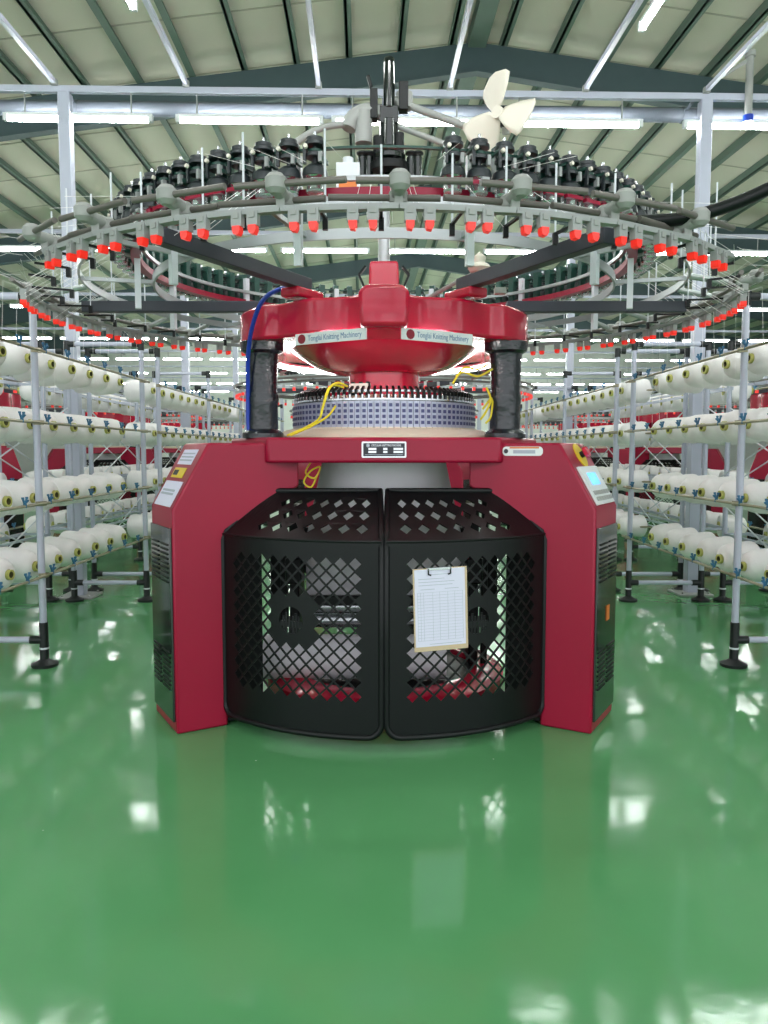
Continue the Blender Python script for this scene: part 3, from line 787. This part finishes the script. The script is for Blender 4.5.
# ------------------------------------------------------------------ creels (racks) and yarn cones
ROWZ = [2.075, 1.63, 1.125, .65]
RAILZ = [2.105, 1.634, 1.10, .62]
NP = 12; PITCH = .37
TOPZ = 2.45
def make_rack(label):
    """local: aisle face at x = 0 with noses towards +x, length along +y (0 .. 4.56), depth towards -x (.7)"""
    rk = empty('yarn_creel'); tag(rk, label, 'creel', 'yarn creels')
    for y in (0, 2.28, 4.56):
        for x in (0, -.70):
            m = MB(); m.cyl((x, y, .2), (x, y, TOPZ), .0235, M['post'], 12); p = m.build('post', rk)
            m = MB(); m.cyl((x, y, .016), (x, y, .30), .029, M['foot'], 12); m.lathe([(0, 0), (.085, 0), (.088, .02), (.05, .035), (.03, .05)], M['foot'], 18, Matrix.Translation((x, y, 0)))
            sx = -1 if x == 0 else 1
            m.cyl((x, y, .18), (x + sx * .09, y, .18), .028, M['foot'], 12); m.cyl((x, y, .118), (x, y, .13), .031, M['white'], 12); m.build('foot', p)
            m = MB(); m.cyl((x, y, TOPZ - .06), (x, y, TOPZ + .03), .029, M['foot'], 12); m.cyl((x, y, TOPZ), (x + sx * .08, y, TOPZ), .028, M['foot'], 12); m.build('joint', p)
        for z in (.18, TOPZ):
            m = MB(); m.cyl((-.07, y, z), (-.63, y, z), .0215, M['post'], 12); m.build('cross_tube', rk)
    for i, z in enumerate(RAILZ):
        m = MB(); m.cyl((.034, -.12, z), (.034, 4.68, z), .010, M['brass'], 8)
        for y in (0, 2.28, 4.56): m.box((.014, y, z), (.05, .05, .03), M['brass'])
        r_ = m.build('rail', rk)
        m = MB(); zc = ROWZ[i]
        m.bar((-.46, -.05, zc), (-.46, 4.6, zc), .022, .03, M['post'])
        m.bar((-.7, -.05, zc), (-.7, 4.6, zc), .02, .02, M['post'])
        for y in (0, 2.28, 4.56): m.bar((-.70, y, zc), (-.44, y, zc), .022, .022, M['post'])
        for k in range(NP):
            y = .33 + PITCH * k; m.cyl((-.46, y, zc), (-.20, y - .055, zc), .010, M['brass'], 6)
        m.build('peg_rail', rk)
    gm = MB(); gm.cyl((0, 0, -.012), (0, 0, .02), .015, M['blue'], 8); gm.bar((0, 0, .01), (0, -.035, .065), .013, .013, M['blue']); gm.bar((0, 0, .01), (0, .035, .065), .013, .013, M['blue'])
    gm.bar((0, 0, .02), (.03, 0, .05), .012, .012, M['blue']); gm.cyl((0, -.035, .06), (0, -.035, .075), .012, M['blue'], 8); gm.cyl((0, .035, .06), (0, .035, .075), .012, M['blue'], 8); gm.v = [tuple(c * .78 for c in v) for v in gm.v]; gme = gm.mesh('thread_guide')
    for z in RAILZ:
        for k in range(NP):
            y = .15 + PITCH * k
            if abs(y - 2.28) < .05: y -= .06
            link('thread_guide', gme, rk, (.034, y, z))
    for y in (.0, 2.28):
        for za, zb in ((.35, 1.1), (1.1, 1.85)):
            m = MB(); m.cyl((-.7, y + .03, za), (-.7, y + 2.25, zb), .007, M['white'], 6); m.cyl((-.7, y + .03, zb), (-.7, y + 2.25, za), .007, M['white'], 6); m.build('brace', rk)
    return rk
XL, XR = -2.29, 2.36
YA, YB, YC3 = 2.89, 7.98, 13.0
rack0 = make_rack('white tubular yarn creel left of the red machine, nearest the camera')
rack0.location = (XL, YA, 0)
def rack_copy(x, y, flip, label):
    o = copy_tree(rack0); o.location = (x, y + (4.56 if flip else 0), 0); o.rotation_euler.z = PI if flip else 0
    o['label'] = label; return o
rack_copy(XR, YA, True, 'white tubular yarn creel right of the red machine, nearest the camera')
rack_copy(XL, YB, False, 'white tubular yarn creel behind the near left creel along the aisle')
rack_copy(XR, YB, True, 'white tubular yarn creel behind the near right creel along the aisle')
rack_copy(XL, YC3, False, 'white tubular yarn creel farthest down the aisle on the left')
rack_copy(XR, YC3, True, 'white tubular yarn creel farthest down the aisle on the right')
XL2, XR2 = -3.93, 3.97
rack_copy(XL2, YB, True, 'white tubular yarn creel at far left, its back to the aisle creels')
rack_copy(XR2, YB, False, 'white tubular yarn creel at far right, its back to the aisle creels')
rack_copy(XL2, YA, True, 'white tubular yarn creel at the left picture edge behind the near left creel')
rack_copy(XR2, YA, False, 'white tubular yarn creel at the right picture edge behind the near right creel')

# a cone lies on its side: nose towards +x
def cone_meshes():
    m = MB(); mt = Matrix.Rotation(PI / 2, 4, 'Y')     # z -> +x
    m.lathe([(.046, -.135), (.105, -.140), (.122, -.128), (.125, -.105), (.114, .04), (.102, .085), (.080, .115), (.055, .128), (.036, .130)], M['yarn'], 24, mt)
    b = m.mesh('yarn_cone')
    m = MB(); m.lathe([(.024, -.15), (.046, -.15), (.032, .145), (.034, .15), (.030, .152), (.021, .15)], M['core'], 18, mt, closed=True)
    m.lathe([(.0235, -.14), (.0205, .149)], M['core_shade'], 18, mt)
    return b, m.mesh('paper_core')
cone_me, core_me = cone_meshes()
proto = None
def cone(p, rz, label, group):
    global proto
    if proto is None:
        proto = link('yarn_cone', cone_me); link('paper_core', core_me, proto); o = proto
    else:
        o = proto.copy(); COL.objects.link(o)
        for ch in proto.children:
            c = ch.copy(); c.parent = o; COL.objects.link(c)
    o.location = p; o.rotation_euler.z = rz
    k = random.uniform(.94, 1.05); o.scale = (random.uniform(.97, 1.05), k, k)
    tag(o, label, 'yarn cone', group)
rowname = ['top row', 'second row', 'third row', 'bottom row']
def fill(x, y0, flip, ks, where, group):
    """flip: noses towards -x (right-hand creels)"""
    for ri, z in enumerate(ROWZ):
        for q, k in enumerate(ks):
            yy = y0 + .33 + PITCH * k - (.05 if not flip else .05)
            tilt = R(12)
            if flip: p = (x + .26, yy, z); rz = PI + tilt
            else: p = (x - .26, yy, z); rz = -tilt
            cone(p, rz, 'white yarn cone, %s from the front, %s, %s' % (ORD[q], rowname[ri], where), group)
fill(XL, YA, False, range(4, 12), 'near left creel', 'yarn cones on the creels')
fill(XR, YA, True, range(4, 12), 'near right creel', 'yarn cones on the creels')
fill(XL, YB, False, range(12), 'creel behind on the left', 'yarn cones on the creels')
fill(XR, YB, True, range(12), 'creel behind on the right', 'yarn cones on the creels')
fill(XL2, YB, True, range(0, 12), 'far left creel', 'yarn cones on the creels')
fill(XR2, YB, False, range(0, 12), 'far right creel', 'yarn cones on the creels')
fill(XL2, YA, True, range(9, 12), 'left edge creel', 'yarn cones on the creels')
fill(XR2, YA, False, range(9, 12), 'right edge creel', 'yarn cones on the creels')
st = MB()
for x, flip in ((XL, 0), (XR, 1)):
    for z in ROWZ:
        for k in range(12):
            mt = Matrix.Translation((x + (.26 if flip else -.26), YC3 + .28 + PITCH * k, z)) @ Matrix.Rotation((PI + R(12)) if flip else -R(12), 4, 'Z') @ Matrix.Rotation(PI / 2, 4, 'Y')
            st.lathe([(.046, -.135), (.105, -.140), (.125, -.11), (.108, .10), (.05, .125)], M['yarn'], 12, mt)
            st.lathe([(.05, -.14), (.036, .15), (.026, .15), (.02, .0)], M['core'], 10, mt)
tag(st.build('distant_yarn_cones'), 'rows of tiny white yarn cones on the farthest aisle creels', 'yarn cones', kind='stuff')

# ------------------------------------------------------------------ machines standing further back
def far_parts():
    d = {}
    q = MB(); q.prism(outline, (0, 0, 0), (1, 0, 0), (0, 1, 0), (0, 0, 1), 2.06, 2.285, M['red_top']); d['top_frame'] = q.mesh('top_frame')
    q = MB()
    for r_, z, w_, h_, mt in ((1.335, 2.39, .012, .045, 'alu'), (1.72, 2.405, .012, .04, 'alu'), (1.48, 2.545, .06, .035, 'red'), (2.13, 2.335, .025, .025, 'rod'), (2.05, 2.3, .025, .025, 'rod')):
        q.lathe([(r_ - w_ / 2, z - h_ / 2), (r_ + w_ / 2, z - h_ / 2), (r_ + w_ / 2, z + h_ / 2), (r_ - w_ / 2, z + h_ / 2)], M[mt], 48, closed=True)
    for k in range(12): q.bar(pol(1.3, 30 * k, 2.36), pol(2.1, 30 * k, 2.32), .03, .03, M['alu'])
    d['ring_frame'] = q.mesh('ring_frame')
    q = MB()
    for k in range(72):
        p = pol(1.5, 5 * k, 0); q.cyl(p + Vector((0, 0, 2.55)), p + Vector((0, 0, 2.64)), .045, M['black'], 8); q.cyl(p + Vector((0, 0, 2.66)), p + Vector((0, 0, 2.70)), .036, M['black'], 8)
    d['feeder_row'] = q.mesh('feeder_row')
    q = MB()
    for k in range(80):
        p = pol(2.1, 4.5 * k, 0); q.box(p + Vector((0, 0, 2.245)), (.032, .03, .05), M['sensor']); q.box(p + Vector((0, 0, 2.2)), (.034, .034, .04), M['lens'])
    d['sensor_row'] = q.mesh('sensor_row')
    q = MB(); q.lathe([(.46, 1.55), (.55, 1.55), (.55, 1.73), (.46, 1.75)], M['camsilver'], 40); q.lathe([(.62, 2.075), (.53, 2.02), (.30, 1.915), (.21, 1.80)], M['red_top'], 40); q.lathe([(.5, 1.52), (.7, 1.52), (.7, 1.56), (.62, 1.59)], M['base'], 40)
    d['knitting_head'] = q.mesh('knitting_head')
    return d
FP = far_parts()
def far_machine(x, y, label, rz=0):
    o = empty('circular_knitting_machine', (x, y, 0), rz); tag(o, label, 'knitting machine', 'machines standing further back')
    for lg in leg_objs:
        c = lg.copy(); c.parent = o; COL.objects.link(c)
        for ch in lg.children:
            if ch.name.startswith('vent'): e = ch.copy(); e.parent = c; COL.objects.link(e)
    for ch in list(mc.children):
        st_ = ch.name.split('.')[0]
        if st_ in ('bed', 'pillar', 'ring_arm', 'fabric_tube', 'gate'):
            c = ch.copy(); c.parent = o; COL.objects.link(c)
            if st_ == 'gate':
                for e in ch.children:
                    if e.name.split('.')[0] in ('gate_deck', 'gate_rim'): g2 = e.copy(); g2.parent = c; COL.objects.link(g2)
    for nm, me in FP.items():
        e = link(nm, me, o)
        if nm in ('sensor_row', 'feeder_row'): e['kind'] = 'stuff'
    return o
DY = 6.5
for j, dep in enumerate(('second', 'third', 'fourth')):
    y = YC + DY * (j + 1) + .1
    for x, nm in ((0, 'directly behind the foreground machine'), (-6.3, 'left of the creels'), (6.35, 'right of the creels'), (-12.6, 'at the far left'), (12.7, 'at the far right')):
        if abs(x) > 10 and j == 0: continue
        far_machine(x, y, 'red circular knitting machine in the %s row, %s' % (dep, nm))

# ------------------------------------------------------------------ fine yarns strung from the creels to the rings
m = MB()
for s, x in ((-1, XL), (1, XR)):
    for k in range(26):
        y = 3.3 + k * .18; z = random.choice(RAILZ[:2]); a = s * random.uniform(35, 120)
        p1 = Vector((0, YC, 0)) + pol(2.0, a, 2.36)
        m.tube([(x, y, z), (x - s * .02, y, 2.46)], .0011, M['yarn'], 3, caps=False)
        m.tube([(x - s * .02, y, 2.46), p1], .0011, M['yarn'], 3, caps=False)
for k in range(16):
    a = random.uniform(-80, 80); p1 = Vector((0, YC, 0)) + pol(1.9, a, 2.56); 
    m.tube([p1, Vector((0, YC, 0)) + pol(1.55, a * .95, 2.62)], .0011, M['yarn'], 3, caps=False)
for k in range(40):
    a = random.uniform(-100, 100); m.tube([Vector((0, YC, 0)) + pol(1.98, a, 2.25), Vector((0, YC, 0)) + pol(1.5, a, 2.57)], .0012, M['yarn'], 3, caps=False)
tag(m.build('yarn_threads'), 'fine white yarn threads strung from creels to the machine rings', 'threads', kind='stuff')
